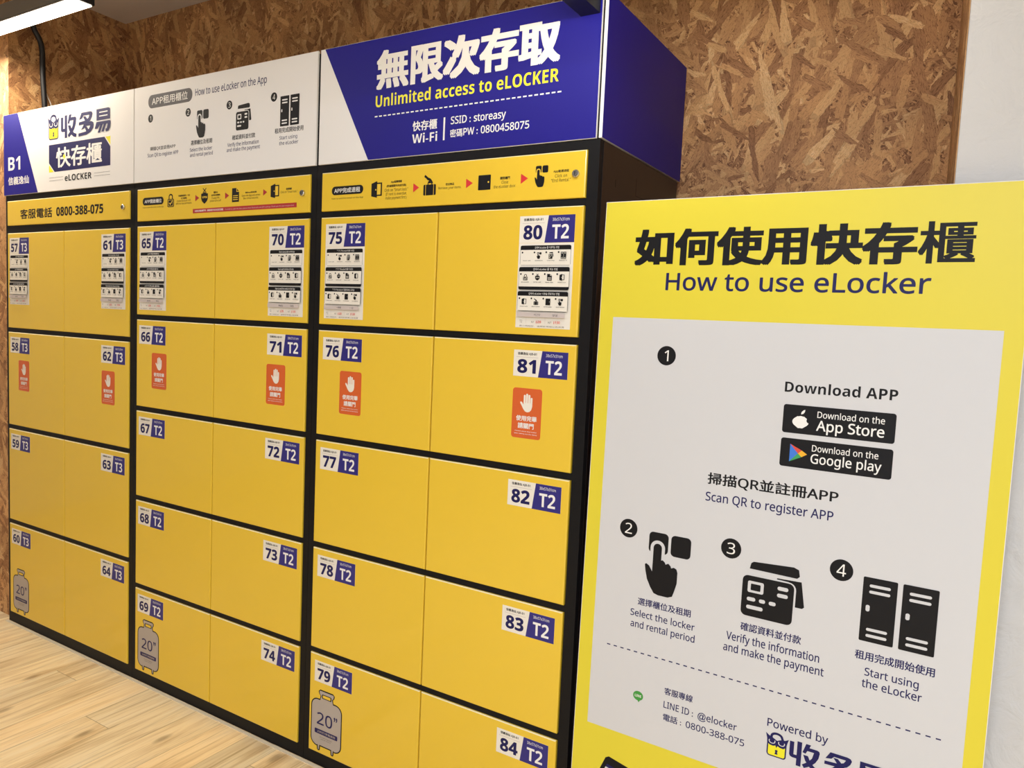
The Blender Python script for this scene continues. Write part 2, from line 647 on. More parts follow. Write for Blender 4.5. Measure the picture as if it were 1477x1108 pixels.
def ic_finger(p, x0, x1, z0, z1, fg, bg):
    k = Map(p, x0, x1, z0, z1)
    k.rr(0.06, 0.50, 0.66, 0.99, 0.09, fg)
    k.rr(0.56, 1.0, 0.66, 0.99, 0.09, fg)
    k.disc(0.27, 0.745, 0.165, bg)
    k.poly([(0.105, 0.745), (0.105, 0.55), (0.435, 0.55), (0.435, 0.745)], bg)
    k.disc(0.27, 0.745, 0.095, fg)
    k.poly([(0.175, 0.745), (0.175, 0.36), (0.10, 0.44), (0.03, 0.47), (0.0, 0.45), (0.02, 0.36), (0.07, 0.22), (0.16, 0.10), (0.24, 0.02), (0.34, 0.0),
            (0.56, 0.0), (0.66, 0.03), (0.70, 0.12), (0.745, 0.25), (0.745, 0.42), (0.72, 0.47), (0.66, 0.49), (0.60, 0.47), (0.585, 0.50), (0.53, 0.535), (0.47, 0.51),
            (0.45, 0.54), (0.40, 0.57), (0.365, 0.56), (0.365, 0.745)], fg)


def ic_cards(p, x0, x1, z0, z1, fg, bg):
    k = Map(p, x0, x1, z0, z1)
    # rearmost card, its right edge
    k.poly([(0.60, 0.80), (0.93, 0.80), (1.0, 0.36), (0.97, 0.33), (0.86, 0.33), (0.84, 0.62), (0.80, 0.70)], fg)
    k.poly([(0.10, 0.83), (0.12, 0.93), (0.16, 0.96), (0.80, 1.0), (0.88, 0.97), (0.90, 0.86), (0.86, 0.82)], fg)
    k.poly([(0.05, 0.80), (0.95, 0.82), (0.95, 0.775), (0.05, 0.74)], bg)
    k.poly([(0.55, 0.74), (0.93, 0.73), (0.90, 0.77), (0.55, 0.76)], fg)
    k.rr(0.0, 0.86, 0.0, 0.73, 0.12, bg)
    k.rr(0.0, 0.83, 0.0, 0.71, 0.09, fg)
    k.rr(0.09, 0.35, 0.42, 0.62, 0.03, bg)
    k.rr(0.14, 0.30, 0.46, 0.575, 0.015, fg)
    for a0, a1, b in ((0.57, 0.74, 0.56), (0.57, 0.74, 0.44), (0.09, 0.23, 0.27), (0.29, 0.39, 0.27), (0.45, 0.56, 0.27), (0.09, 0.36, 0.13)):
        k.rr(a0, a1, b, b + 0.065, 0.03, bg)


def ic_locker(p, x0, x1, z0, z1, fg, bg):
    k = Map(p, x0, x1, z0, z1)
    for a in (0.0, 0.535):
        k.rr(a, a + 0.465, 0, 1, 0.02, fg)
        for b in (0.85, 0.755, 0.17, 0.075):
            k.rr(a + 0.09, a + 0.375, b, b + 0.045, 0.022, bg)
        k.rr(a + 0.06, a + 0.115, 0.47, 0.57, 0.025, bg)


def ic_padlock(p, x0, x1, z0, z1, fg, bg):
    k = Map(p, x0, x1, z0, z1)
    arc = [(0.25, 0.52)] + [(0.5 + 0.25 * math.cos(math.radians(a)), 0.76 + 0.14 * math.sin(math.radians(a))) for a in range(180, -1, -20)] + [(0.75, 0.52)]
    k.line(arc, 0.13, fg)
    k.rr(0.0, 1.0, 0.0, 0.58, 0.14, fg)
    k.rr(0.10, 0.90, 0.06, 0.52, 0.09, bg)
    k.rr(0.16, 0.84, 0.09, 0.49, 0.08, fg)
    k.line([(0.32, 0.28), (0.46, 0.19), (0.70, 0.40)], 0.10, bg)


def ic_shield(p, x0, x1, z0, z1, fg, bg):
    k = Map(p, x0, x1, z0, z1)
    k.line([(0.28, 1.0), (0.72, 0.74)], 0.09, fg)
    k.line([(0.72, 1.0), (0.28, 0.74)], 0.09, fg)
    k.poly([(0.0, 0.66), (0.28, 0.70), (0.5, 0.77), (0.72, 0.70), (1.0, 0.66), (1.0, 0.34), (0.86, 0.17), (0.5, 0.0), (0.14, 0.17), (0.0, 0.34)], fg)
    p.text('VPN', k.X(0.14), k.X(0.86), k.Z(0.36), k.Z(0.50), bg, 0.05, res=1, n=4)


def ic_doc(p, x0, x1, z0, z1, fg, bg):
    k = Map(p, x0, x1, z0, z1)
    k.poly([(0, 0), (1, 0), (1, 0.74), (0.62, 1.0), (0, 1.0)], fg)
    k.poly([(0.62, 1.0), (0.62, 0.72), (1.0, 0.72), (1.0, 0.77), (0.70, 0.77), (0.70, 0.98)], bg)
    for b in (0.14, 0.28, 0.42):
        k.rr(0.15, 0.85, b, b + 0.055, 0.02, bg)


def ic_door(p, x0, x1, z0, z1, fg, bg):
    k = Map(p, x0, x1, z0, z1)
    k.poly([(0.50, 0.10), (1.0, 0.10), (1.0, 0.90), (0.50, 0.90)], fg)
    k.poly([(0.50, 0.18), (0.88, 0.18), (0.88, 0.82), (0.50, 0.82)], bg)
    k.poly([(0.0, 0.10), (0.54, 0.0), (0.54, 1.0), (0.0, 0.86)], fg)
    k.disc(0.42, 0.48, 0.055, bg)


def ic_blackdoor(p, x0, x1, z0, z1, fg, bg):
    k = Map(p, x0, x1, z0, z1)
    k.rr(0, 1, 0, 1, 0.05, fg)
    k.disc(0.82, 0.52, 0.06, bg)


def ic_bag(p, x0, x1, z0, z1, fg, bg):
    k = Map(p, x0, x1, z0, z1)
    k.rr(0.0, 1.0, 0.0, 0.52, 0.08, fg)
    for a in (0.16, 0.80):
        k.poly([(a, 0.0), (a + 0.035, 0.0), (a + 0.035, 0.52), (a, 0.52)], bg)
    k.line([(0.36, 0.50), (0.36, 0.60), (0.66, 0.60), (0.66, 0.50)], 0.07, fg)
    k.poly([(0.04, 0.90), (0.12, 1.0), (0.36, 0.86), (0.56, 0.80), (0.70, 0.68), (0.76, 0.58), (0.68, 0.54), (0.60, 0.64), (0.52, 0.62), (0.40, 0.60), (0.34, 0.66), (0.46, 0.70), (0.30, 0.74), (0.20, 0.82)], fg)


def ic_arrow(p, x0, x1, z0, z1, m):
    p.poly([(x0, z0), (x1, (z0 + z1) / 2), (x0, z1)], m)


def ic_hand(p, x0, x1, z0, z1, fg):
    k = Map(p, x0, x1, z0, z1)
    for a, b0, b1 in ((0.335, 0.4, 0.93), (0.515, 0.4, 1.0), (0.695, 0.4, 0.95), (0.87, 0.4, 0.80)):
        k.rr(a - 0.075, a + 0.075, b0, b1, 0.075, fg)
    k.poly([(0.26, 0.50), (0.945, 0.50), (0.945, 0.32), (0.88, 0.14), (0.74, 0.03), (0.56, 0.0), (0.40, 0.04), (0.26, 0.16), (0.12, 0.34), (0.0, 0.48), (0.01, 0.54), (0.08, 0.56), (0.16, 0.51), (0.26, 0.40)], fg)


def ic_owl_lock(p, x0, x1, z0, z1, bg):
    k = Map(p, x0, x1, z0, z1)
    arc = [(0.26, 0.66)] + [(0.5 + 0.24 * math.cos(math.radians(a)), 0.80 + 0.13 * math.sin(math.radians(a))) for a in range(180, -1, -20)] + [(0.80, 0.70)]
    k.line(arc, 0.11, NAVY)
    k.rr(0.08, 0.96, 0.0, 0.66, 0.14, NAVY)
    k.rr(0.14, 0.90, 0.045, 0.52, 0.09, LEMON)
    k.poly([(0.0, 0.88), (0.14, 0.80), (0.34, 0.74), (0.52, 0.66), (0.70, 0.74), (0.88, 0.76), (1.04, 0.84), (0.98, 0.66), (0.95, 0.50), (0.82, 0.41), (0.66, 0.42), (0.56, 0.46), (0.51, 0.37), (0.46, 0.46),
            (0.36, 0.42), (0.20, 0.43), (0.08, 0.52), (0.07, 0.66)], NAVY)
    for cx in (0.30, 0.73):
        k.line([(cx + 0.135 * math.cos(math.radians(a)), 0.60 + 0.088 * math.sin(math.radians(a))) for a in range(160, 381, 20)], 0.038, bg)
    k.disc(0.52, 0.25, 0.06, NAVY)
    k.poly([(0.49, 0.24), (0.55, 0.24), (0.59, 0.12), (0.45, 0.12)], NAVY)


def ic_wordmark(p, x0, x1, z0, z1, m, bg):
    """the heavy rounded three-character wordmark"""
    k = Map(p, x0, x1, z0, z1)
    Q = lambda pts: k.poly([(a / 3.02, b) for a, b in pts], m)
    Q([(.02, .93), (.16, .93), (.16, .42), (.26, .42), (.26, .28), (.12, .28), (.05, .31), (.02, .38)])
    Q([(.26, 1.0), (.41, 1.0), (.41, .0), (.26, .0)])
    Q([(.54, 1.0), (.69, 1.0), (.65, .87), (.90, .87), (.96, .84), (.98, .77), (.95, .55), (.86, .34), (.70, .13), (.52, .0), (.45, .12), (.62, .28), (.75, .48), (.80, .73), (.59, .73), (.54, .60), (.44, .62)])
    Q([(.47, .53), (.62, .53), (.71, .32), (.84, .17), (1.0, .11), (.98, -.03), (.82, .0), (.66, .13), (.54, .32)])
    Q([(1.30, .98), (1.82, .98), (1.92, .95), (1.96, .87), (1.92, .72), (1.82, .58), (1.62, .48), (1.14, .45), (1.14, .58), (1.55, .62), (1.72, .71), (1.78, .84), (1.42, .84), (1.34, .73), (1.16, .69)])
    Q([(1.40, .80), (1.54, .80), (1.68, .64), (1.52, .61)])
    Q([(1.50, .52), (1.90, .55), (2.02, .48), (2.04, .38), (2.00, .25), (1.86, .10), (1.60, .0), (1.12, -.03), (1.12, .10), (1.55, .14), (1.74, .23), (1.84, .38), (1.56, .38), (1.46, .28), (1.28, .24)])
    Q([(1.48, .36), (1.61, .36), (1.74, .20), (1.58, .16)])
    Q([(2.20, 1.0), (2.88, 1.0), (2.96, .97), (2.98, .92), (2.98, .52), (2.20, .52)])
    for b in (.83, .67):
        k.poly([(2.36 / 3.02, b), (2.84 / 3.02, b), (2.84 / 3.02, b + .045), (2.36 / 3.02, b + .045)], bg)
    Q([(2.20, .46), (2.94, .46), (3.01, .43), (3.02, .36), (2.98, .14), (2.90, .03), (2.74, .0), (2.72, .11), (2.80, .15), (2.85, .33), (2.40, .33), (2.26, .18), (2.10, .18)])
    Q([(2.44, .35), (2.57, .35), (2.41, .0), (2.27, .0)])
    Q([(2.64, .35), (2.77, .35), (2.62, .02), (2.49, .02)])


def step_mark(p, cx, cz, r, num):
    p.disc(cx, cz, r, r, INK)
    hw = 0.22 * r if num == '1' else 0.40 * r
    p.text(num, cx - hw, cx + hw, cz - 0.56 * r, cz + 0.56 * r, LETTER, 0.0)


def lines(p, rows, x0, x1, z0, z1, m, w=0.0, cjk_w=0.05, center=True):
    """small centred lines of type filling a box from the top"""
    n = len(rows)
    pitch = (z1 - z0) / n
    longest = max(sum(1.75 if ord(c) > 0x2e7f else 0.95 for c in s) for s in rows)
    for i, s in enumerate(rows):
        ln = sum(1.75 if ord(c) > 0x2e7f else 0.95 for c in s) / longest * (x1 - x0)
        c = (x0 + x1) / 2
        zt = z1 - i * pitch
        p.text(s, c - ln / 2, c + ln / 2, zt - pitch * 0.78, zt - pitch * 0.05, m, cjk_w if is_cjk(s) else w, res=1, n=4)
# ------------------------------------------------------------------ the setting
FX0, FX1, FY0, FY1, CZ = -3.4, 3.1, -3.4, 0.56, 2.61
BACK = 0.535
p = MB(); p.box(FX0, FX1, FY0, FY1, -0.05, 0.0, FLOOR); tag(p.build('floor'), kind='structure')
p = MB(); p.box(FX0, FX1, FY0, FY1, CZ, CZ + 0.05, CEIL); tag(p.build('ceiling'), kind='structure')
p = MB(); p.box(-1.83, 1.56, BACK, BACK + 0.025, 0.0, CZ, OSB); tag(p.build('wall_back'), kind='structure')
# left: the recess side and the pier face beside it
p = MB(); p.prism([(-1.7705, 0.027), (-1.806, BACK), (-1.95, BACK), (-3.4, 0.12), (-3.4, 0.027)], 0.0, CZ, OSB); tag(p.build('wall_left'), kind='structure')
# right: the white pillar
p = MB(); p.prism([(1.5378, 0.042), (FX1, 0.042), (FX1, BACK), (1.5325, BACK)], 0.0, CZ, PLASTER); tag(p.build('wall_right'), kind='structure')
# strand board lining on the side of the recess, its pale sawn edge towards the room
p = MB()
p.prism([(1.5376, 0.050), (1.5098, BACK - 0.0005), (1.5322, BACK - 0.0005), (1.5377, 0.0505)], 0.0, CZ, OSB)
p.prism([(1.5360, 0.040), (1.5374, 0.041), (1.5374, 0.0495), (1.5360, 0.0495)], 0.0, CZ, OSBCUT)
tag(p.build('trim_1'), kind='structure')
p = MB(); p.box(FX0, FX1, FY0 - 0.05, FY0, 0.0, CZ, WALLPAINT); tag(p.build('wall_front'), kind='structure')
p = MB(); p.box(FX0 - 0.05, FX0, FY0, FY1, 0.0, CZ, WALLPAINT); tag(p.build('wall_left_end'), kind='structure')
p = MB(); p.box(FX1, FX1 + 0.05, FY0, FY1, 0.0, CZ, PLASTER); tag(p.build('wall_right_end'), kind='structure')
p = MB(); p.prism([(-1.748, -0.011), (0.848, -0.011), (0.848, -0.0005), (-1.748, -0.0005)], 0.0, 0.0022, SEAL)
tag(p.build('trim_2'), kind='structure')

# ------------------------------------------------------------------ lockers
FB = 0.004      # front of the black frame
DOOR_BACK = 0.0195


def number_sticker(parent, num, size, lx, lz):
    """lx, lz: left bottom corner in the door's own frame"""
    w, h = 0.1458, 0.0628
    p = MB()
    p.box(0, w, -0.0003, 0.0, 0, h, SWHITE)
    p.y0 = -0.0003
    p.poly([(w * 0.53, h), (w * 0.47, 0), (w, 0), (w, h)], STBLUE)
    p.text('信義逸仙 AJB-B1', w * 0.075, w * 0.43, h * 0.80, h * 0.92, INK, 0.05, res=1, n=4)
    p.rect(w * 0.05, w * 0.46, h * 0.725, h * 0.74, TGREY)
    p.text(num, w * 0.075, w * 0.425, h * 0.13, h * 0.65, NAVY, 0.075)
    p.text(size, w * 0.60, w * 0.90, h * 0.79, h * 0.90, LETTER, 0.0, res=1)
    p.text('T3' if size.endswith('39cm') else 'T2', w * 0.60, w * 0.90, h * 0.14, h * 0.655, LETTER, 0.055)
    return p.build('number_sticker', parent, (lx, 0, lz))


SHEET_LANG = {
    'zh': ['APP租用櫃位', 'APP開啟櫃位', 'APP完成退租'],
    'en': ['How to use eLocker on the App', 'How to open the locker on the App', 'How to end the rental on the App'],
    'ja': ['アプリでeLockerを使う方法', 'アプリでeLockerを開ける方法', 'アプリでeLockerの利用を終える方法'],
    'ko': ['앱에서 eLocker 를 이용하는 방법', '앱에서 eLocker 를 여는 방법', '앱에서 eLocker 이용을 종료하는 방법'],
}
PRICE = {'zh': ('每小時', '每日'), 'en': ('Hourly', 'Daily'), 'ja': ('一時間', '一日'), 'ko': ('시간당', '일일')}
SHEETS = {}


def instruction_sheet(parent, lang, size, lx, lz):
    if (lang, size) in SHEETS:
        o = SHEETS[(lang, size)].copy()
        C.objects.link(o)
        o.parent = parent
        o.location = (lx, 0, lz)
        return o
    w, H = 0.1458, 0.2618
    h = H - 0.0632
    Z = lambda f: H * (1 - f)
    p = MB()
    p.box(0, w, -0.0003, 0.0, 0, h, SWHITE)
    p.y0 = -0.0003
    xa, xb = 0.035 * w, 0.955 * w
    cx = [0.16 * w, 0.385 * w, 0.605 * w, 0.83 * w]
    icons = [[None, ic_finger, ic_cards, ic_locker], [ic_padlock, ic_shield, ic_doc, ic_door], [ic_door, ic_bag, ic_blackdoor, ic_finger]]
    caps = [['Scan QR', 'Select', 'Verify', 'Start'], ['Bluetooth', 'VPN off', 'Open App', 'Smart lock'], ['Smart lock', 'Retrieve', 'Close', 'End Rental']]
    for r, (ft, fb, fo) in enumerate(((0.262, 0.302, 0.440), (0.455, 0.495, 0.657), (0.672, 0.713, 0.848))):
        p.rrect(xa, xb, Z(fo), Z(ft), 0.004, INK, 3)
        p.rrect(xa + 0.0007, xb - 0.0007, Z(fo if r != 1 else 0.632) + 0.0007, Z(fb), 0.001, SWHITE, 2)
        p.text(SHEET_LANG[lang][r], w * (0.24 if r == 2 else 0.30), w * (0.80 if r == 2 else 0.74), Z(fb) + 0.0026, Z(ft) - 0.0026, LETTER, 0.0, res=1)
        for i in range(4):
            zt = Z(fb) - 0.0055
            zb = zt - 0.0155
            if icons[r][i]:
                wd = 0.0125 if icons[r][i] is not ic_locker else 0.014
                icons[r][i](p, cx[i] - wd / 2, cx[i] + wd / 2, zb, zt, INK, SWHITE)
            p.disc(cx[i] - 0.0125, zt - 0.0005, 0.0022, 0.0022, INK, 10)
            p.text(caps[r][i], cx[i] - 0.0105, cx[i] + 0.0105, zb - 0.0048, zb - 0.0028, INK, 0.03, res=1, n=4)
    p.rect(xa, xb - 0.04 * w, Z(0.902), Z(0.86), TGREY)
    a, b = PRICE[lang]
    p.text(a, 0.36 * w, 0.48 * w, Z(0.892), Z(0.870), PILL, 0.02, res=1, n=4)
    p.text(b, 0.70 * w, 0.79 * w, Z(0.892), Z(0.870), PILL, 0.02, res=1, n=4)
    p.text('T3' if size.endswith('39cm') else 'T2', 0.10 * w, 0.15 * w, Z(0.955), Z(0.932), PILL, 0.0, res=1)
    p.text('NT', 0.32 * w, 0.37 * w, Z(0.955), Z(0.938), PILL, 0.0, res=1)
    p.text('$20', 0.40 * w, 0.50 * w, Z(0.955), Z(0.932), RED, 0.04, res=1, n=4)
    p.text('NT', 0.63 * w, 0.69 * w, Z(0.955), Z(0.938), PILL, 0.0, res=1)
    p.text('$130', 0.72 * w, 0.84 * w, Z(0.955), Z(0.932), RED, 0.04, res=1, n=4)
    for f in (0.22, 0.57):
        p.rect(f * w, f * w + 0.0005, Z(0.96), Z(0.91), TGREY)
    p.text('首小時起計，逾時依現場公告收費', 0.10 * w, 0.92 * w, Z(0.990), Z(0.976), PILL, 0.0, res=1)
    o = p.build('instruction_sheet', parent, (lx, 0, lz))
    SHEETS[(lang, size)] = o
    return o


STOP = []


def stop_sticker(parent, lx, lz):
    if STOP:
        o = STOP[0].copy()
        C.objects.link(o)
        o.parent = parent
        o.location = (lx, 0, lz)
        return o
    w, h = 0.0805, 0.1205
    p = MB()
    p.prism([(a, b) for a, b in rr_pts(0, w, 0, h, 0.007)], 0, 0.0003, ORANGE)
    p.v = [(x, -z, y) for x, y, z in p.v]
    p.y0 = -0.0003
    ic_hand(p, 0.27 * w, 0.71 * w, 0.525 * h, 0.895 * h, SWHITE)
    p.text('使用完畢', 0.15 * w, 0.86 * w, 0.345 * h, 0.455 * h, LETTER, 0.055)
    p.text('請關門', 0.22 * w, 0.77 * w, 0.195 * h, 0.31 * h, LETTER, 0.055)
    p.text('Please close the locker', 0.13 * w, 0.88 * w, 0.130 * h, 0.150 * h, LETTER, 0.02, res=1, n=4)
    p.text('after taking out the items.', 0.11 * w, 0.90 * w, 0.080 * h, 0.100 * h, LETTER, 0.02, res=1, n=4)
    o = p.build('close_door_sticker', parent, (lx, 0, lz))
    STOP.append(o)
    return o


LUG = []


def luggage_outline(w, h, e):
    """suitcase outline, shrunk by e"""
    b0, b1 = 0.075 * h, 0.845 * h
    pts = []
    for cx, cz, a in ((w - 0.026, b0 + 0.022, -90), (w - 0.026, b1 - 0.024, 0)):
        r = 0.026 - e
        for k in range(7):
            t = math.radians(a + 15 * k)
            pts.append((cx + r * math.cos(t), cz + (r * 0.92) * math.sin(t)))
    pts += [(0.72 * w - e * .4, b1 - e), (0.70 * w - e, 0.90 * h), (0.745 * w - e, 0.93 * h), (0.755 * w - e, 0.97 * h), (0.70 * w, h - e), (0.29 * w, h - e), (0.235 * w + e, 0.97 * h), (0.25 * w + e, 0.93 * h),
            (0.30 * w + e, 0.90 * h), (0.28 * w + e * .4, b1 - e)]
    for cx, cz, a in ((0.026, b1 - 0.024, 90), (0.026, b0 + 0.022, 180)):
        r = 0.026 - e
        for k in range(7):
            t = math.radians(a + 15 * k)
            pts.append((cx + r * math.cos(t), cz + (r * 0.92) * math.sin(t)))
    # two feet
    for f in (0.27, 0.715):
        pts += [((f - 0.055) * w + e, b0 + e), ((f - 0.045) * w + e, 0.015 * h + e), ((f - 0.02) * w, e), ((f + 0.02) * w, e), ((f + 0.045) * w - e, 0.015 * h + e), ((f + 0.055) * w - e, b0 + e)]
    return pts


def luggage_sticker(parent, lx, lz):
    if LUG:
        o = LUG[0].copy()
        C.objects.link(o)
        o.parent = parent
        o.location = (lx, 0, lz)
        return o
    w, h = 0.1225, 0.186
    p = MB()
    n = len(luggage_outline(w, h, 0))
    p.prism(luggage_outline(w, h, 0), 0, 0.0003, INK)
    p.v = [(x, -z, y) for x, y, z in p.v]
    p.y0 = -0.0003
    p.poly(luggage_outline(w, h, 0.0036), SGREY)
    p.rrect(0.345 * w, 0.655 * w, 0.865 * h, 0.935 * h, 0.003, INK, 3)
    p.rrect(0.375 * w, 0.625 * w, 0.878 * h, 0.922 * h, 0.002, DYEL, 3)
    p.text('20', 0.20 * w, 0.70 * w, 0.43 * h, 0.625 * h, NAVY, 0.01)
    p.text('”', 0.745 * w, 0.86 * w, 0.45 * h, 0.645 * h, NAVY, 0.02)
    p.rrect(0.135 * w, 0.875 * w, 0.275 * h, 0.35 * h, 0.003, NAVY, 3)
    p.text('20吋行李箱適用', 0.22 * w, 0.80 * w, 0.293 * h, 0.332 * h, SGREY, 0.03, res=1, n=4)
    p.text('20-inch luggage', 0.30 * w, 0.70 * w, 0.225 * h, 0.238 * h, INK, 0.0, res=1)
    p.text('can be stored', 0.34 * w, 0.66 * w, 0.195 * h, 0.208 * h, INK, 0.0, res=1)
    o = p.build('luggage_sticker', parent, (lx, 0, lz))
    LUG.append(o)
    return o


def cam_lock(parent, lx, lz):
    p = MB()
    p.cyl_y(0, 0, -0.007, 0.0, 0.0088, CHROME, 28, 0.0015)
    o = p.build('lock', parent, (lx, 0, lz))
    q = MB()
    q.cyl_y(0, 0, -0.0085, -0.0071, 0.0062, STEEL, 20, 0.0004)
    q.box(-0.0009, 0.0009, -0.0088, -0.0086, -0.004, 0.004, INK)
    q.build('keyhole', o)
    tag(o, 'chrome cam lock')
    return o


def door(cab, x0, x1, z0, z1, number):
    g = 0.0019
    p = MB()
    p.bevel_box(0, x1 - x0 - 2 * g, 0, DOOR_BACK, 0, z1 - z0, 0.0026, YEL, DGLINT)
    o = p.build('door', cab, (x0 + g - cab.location.x, 0, z0))
    tag(o, 'yellow locker door numbered %s' % number)
    return o


ST, SB3, SB1 = 1.7228, 1.6164, 1.6263
CT = 1.7449
ROWS5 = [(1.5994 - i * 0.3151, 0.2979) for i in range(5)]
ROWS4 = [(1.5969 - i * 0.3926, 0.3750) for i in range(4)]


def cabinet(label, X0, X1, dx0, pitch, rows, sb, first, size, langs, lo, ro, lug_off):
    cab = tag(empty('locker_cabinet', (X0, 0, 0)), label, 'locker', 'yellow locker cabinets in a row')
    D = 0.52
    x0, x1, xm = dx0 - X0, dx0 + 2 * pitch - X0, dx0 + pitch - X0
    W = X1 - X0
    bars = [(sb, ST)] + [(t - h, t) for t, h in rows]
    p = MB()
    p.box(0.0005, W - 0.0005, 0.021, D, 0.0, CT, BLACK)
    # stiles and rails of the front frame
    p.box(0.0005, x0 - 0.0012, FB, 0.0208, 0.0, CT, BLACK)
    p.box(x1 + 0.0012, W - 0.0005, FB, 0.0208, 0.0, CT, BLACK)
    zs = [CT] + [z for b in bars for z in (b[1], b[0])] + [0.0]
    for i in range(0, len(zs), 2):
        p.box(x0 - 0.0011, x1 + 0.0011, FB, 0.0208, zs[i + 1] + (0.0012 if zs[i + 1] else 0), zs[i] - (0.0012 if zs[i] < CT else 0), BLACK)
    p.build('cabinet_body', cab)
    doors = []
    q = MB()
    q.bevel_box(0, x1 - x0 - 0.002, 0, DOOR_BACK, 0, ST - sb, 0.0026, YEL, DGLINT)
    strip = tag(q.build('service_panel', cab, (x0 + 0.001, 0, sb)), 'yellow service panel with printed instructions and a lock')
    for c in (0, 1):
        for r, (t, h) in enumerate(rows):
            num = str(first + c * len(rows) + r)
            a, b = (x0, xm) if c == 0 else (xm, x1)
            d = door(cab, a + X0, b + X0, t - h, t, num)
            w = b - a - 0.0038
            sx = lo if c == 0 else w - ro - 0.1458
            number_sticker(d, num, size, sx, h - 0.0192 - 0.0628)
            if r == 0:
                instruction_sheet(d, langs[c], size, sx, h - 0.0192 - 0.2618)
            if r == 1:
                ox = 0.0868 if c == 0 else w - 0.0830 - 0.0805
                if size.endswith('39cm'):
                    ox = 0.0790 if c == 0 else w - 0.0805 - 0.0815
                stop_sticker(d, ox, h - 0.1100 - 0.1205)
            if r == len(rows) - 1 and c == 0:
                luggage_sticker(d, lug_off, 0.0085)
            doors.append(d)
    return cab, strip, doors


B0, B1, B2, B3 = -1.7477, -0.8839, -0.0218, 0.8490
cab1, strip1, _ = cabinet('leftmost locker cabinet, yellow doors 57 to 64 under the phone number panel', B0, B1, -1.7306, 0.4113, ROWS4, SB1, 57, '38x57x39cm', ('zh', 'en'), 0.0165, 0.0190, 0.0255)
cab2, strip2, _ = cabinet('middle locker cabinet, yellow doors 65 to 74, panel with red line', B1, B2, -0.8647, 0.4100, ROWS5, SB3, 65, '38x57x31cm', ('zh', 'en'), 0.0155, 0.0165, 0.0165)
cab3, strip3, _ = cabinet('right locker cabinet beside the signboard, yellow doors 75 to 84', B2, B3, 0.0, 0.4100, ROWS5, SB3, 75, '38x57x31cm', ('ja', 'ko'), 0.0195, 0.0195, 0.0085)
# the exposed right side of the last cabinet
p = MB()
p.box(0, 0.0016, 0.0215, 0.519, 0.001, CT - 0.001, BROWNBLK)
p.box(0.0016, 0.0018, 0.094, 0.0965, 1.655, 1.672, INK)
p.box(0.0016, 0.0018, 0.221, 0.2225, 1.655, 1.698, INK)
p.box(0.0016, 0.0018, 0.221, 0.300, 1.6545, 1.656, INK)
side = p.build('side_plate', cab3, (B3 - cab3.location.x - 0.0004, 0, 0))
tag(side, 'dark brown side plate')


PICS = []
PIC_NAME = {}


def pict(fn, x0, x1, z0, z1, *cols):
    g = MB()
    g.y0 = -0.00015
    fn(g, 0, x1 - x0, 0, z1 - z0, *cols)
    PICS.append((g, x0, z0, PIC_NAME.get(fn, 'pictogram')))


def pict_step(cx, cz, r, num):
    g = MB()
    g.y0 = -0.00015
    step_mark(g, 0, 0, r, num)
    PICS.append((g, cx, cz, 'step_marker'))


def finish_pics(parent, ox, oz):
    for g, x, z, nm in PICS:
        g.build(nm, parent, (x - ox, 0, z - oz))
    PICS.clear()


PIC_NAME.update({ic_finger: 'tapping_finger_pictogram', ic_cards: 'bank_card_pictogram', ic_locker: 'locker_pictogram', ic_padlock: 'padlock_pictogram', ic_shield: 'shield_pictogram',
                 ic_doc: 'document_pictogram', ic_door: 'open_door_pictogram', ic_blackdoor: 'closed_door_pictogram', ic_bag: 'bag_pictogram', ic_arrow: 'red_arrow', ic_owl_lock: 'padlock_emblem', ic_wordmark: 'wordmark'})


def on_strip(strip, cab, sb):
    """printing on a service panel, given in room coordinates"""
    p = MB()
    p.y0 = -0.00012
    return p


def finish_strip(p, strip, cab, lock):
    ox, oz = cab.location.x + strip.location.x, strip.location.z
    p.v = [(x - ox, y, z - oz) for x, y, z in p.v]
    p.build('lettering', strip)
    finish_pics(strip, ox, oz)
    cam_lock(strip, lock[0] - ox, lock[1] - oz)


p = on_strip(strip1, cab1, SB1)
p.text('客服電話', -1.6297, -1.3980, 1.6497, 1.6874, INK, 0.055)
p.text('0800-388-075', -1.3700, -1.0640, 1.6525, 1.6850, INK, 0.07)
finish_strip(p, strip1, cab1, (-0.9401, 1.6674))

p = on_strip(strip2, cab2, SB3)
p.rrect(-0.8327, -0.7181, 1.6684, 1.6934, 0.0124, INK)
p.text('APP開啟櫃位', -0.8220, -0.7290, 1.6742, 1.6876, LETTER, 0.03)
p.text('How to open the locker on the App', -0.8321, -0.7178, 1.6590, 1.6632, INK, 0.0, res=1)
pict(ic_padlock, -0.6978, -0.6632, 1.6576, 1.7020, INK, DYEL)
lines(p, ['手機請開啟藍牙、定位', '及行動網路', 'Enable Bluetooth, GPS,', 'and your App permissions.'], -0.6526, -0.5711, 1.6621, 1.6946, INK)
pict(ic_arrow, -0.5548, -0.5352, 1.6701, 1.6901, DRED)
pict(ic_shield, -0.5254, -0.4925, 1.6602, 1.7080, INK, DYEL)
lines(p, ['關閉VPN', '(如有設定請關閉)', 'If using VPN,', 'please turn it off.'], -0.4823, -0.4283, 1.6631, 1.6967, INK)
pict(ic_arrow, -0.4104, -0.3920, 1.6704, 1.6904, DRED)
pict(ic_doc, -0.3782, -0.3461, 1.6596, 1.7013, INK, DYEL)
lines(p, ['開啟App租用紀錄', 'Open the App and access', 'the rental records.'], -0.3340, -0.2518, 1.6638, 1.6884, INK)
pict(ic_arrow, -0.2390, -0.2219, 1.6723, 1.6915, DRED)
pict(ic_door, -0.2065, -0.1710, 1.6632, 1.7046, INK, DYEL)
lines(p, ['點擊開鎖', 'Click on "Smart lock."'], -0.1648, -0.0957, 1.6735, 1.6903, INK)
p.rect(-0.5662, -0.0973, 1.6327, 1.6463, DRED)
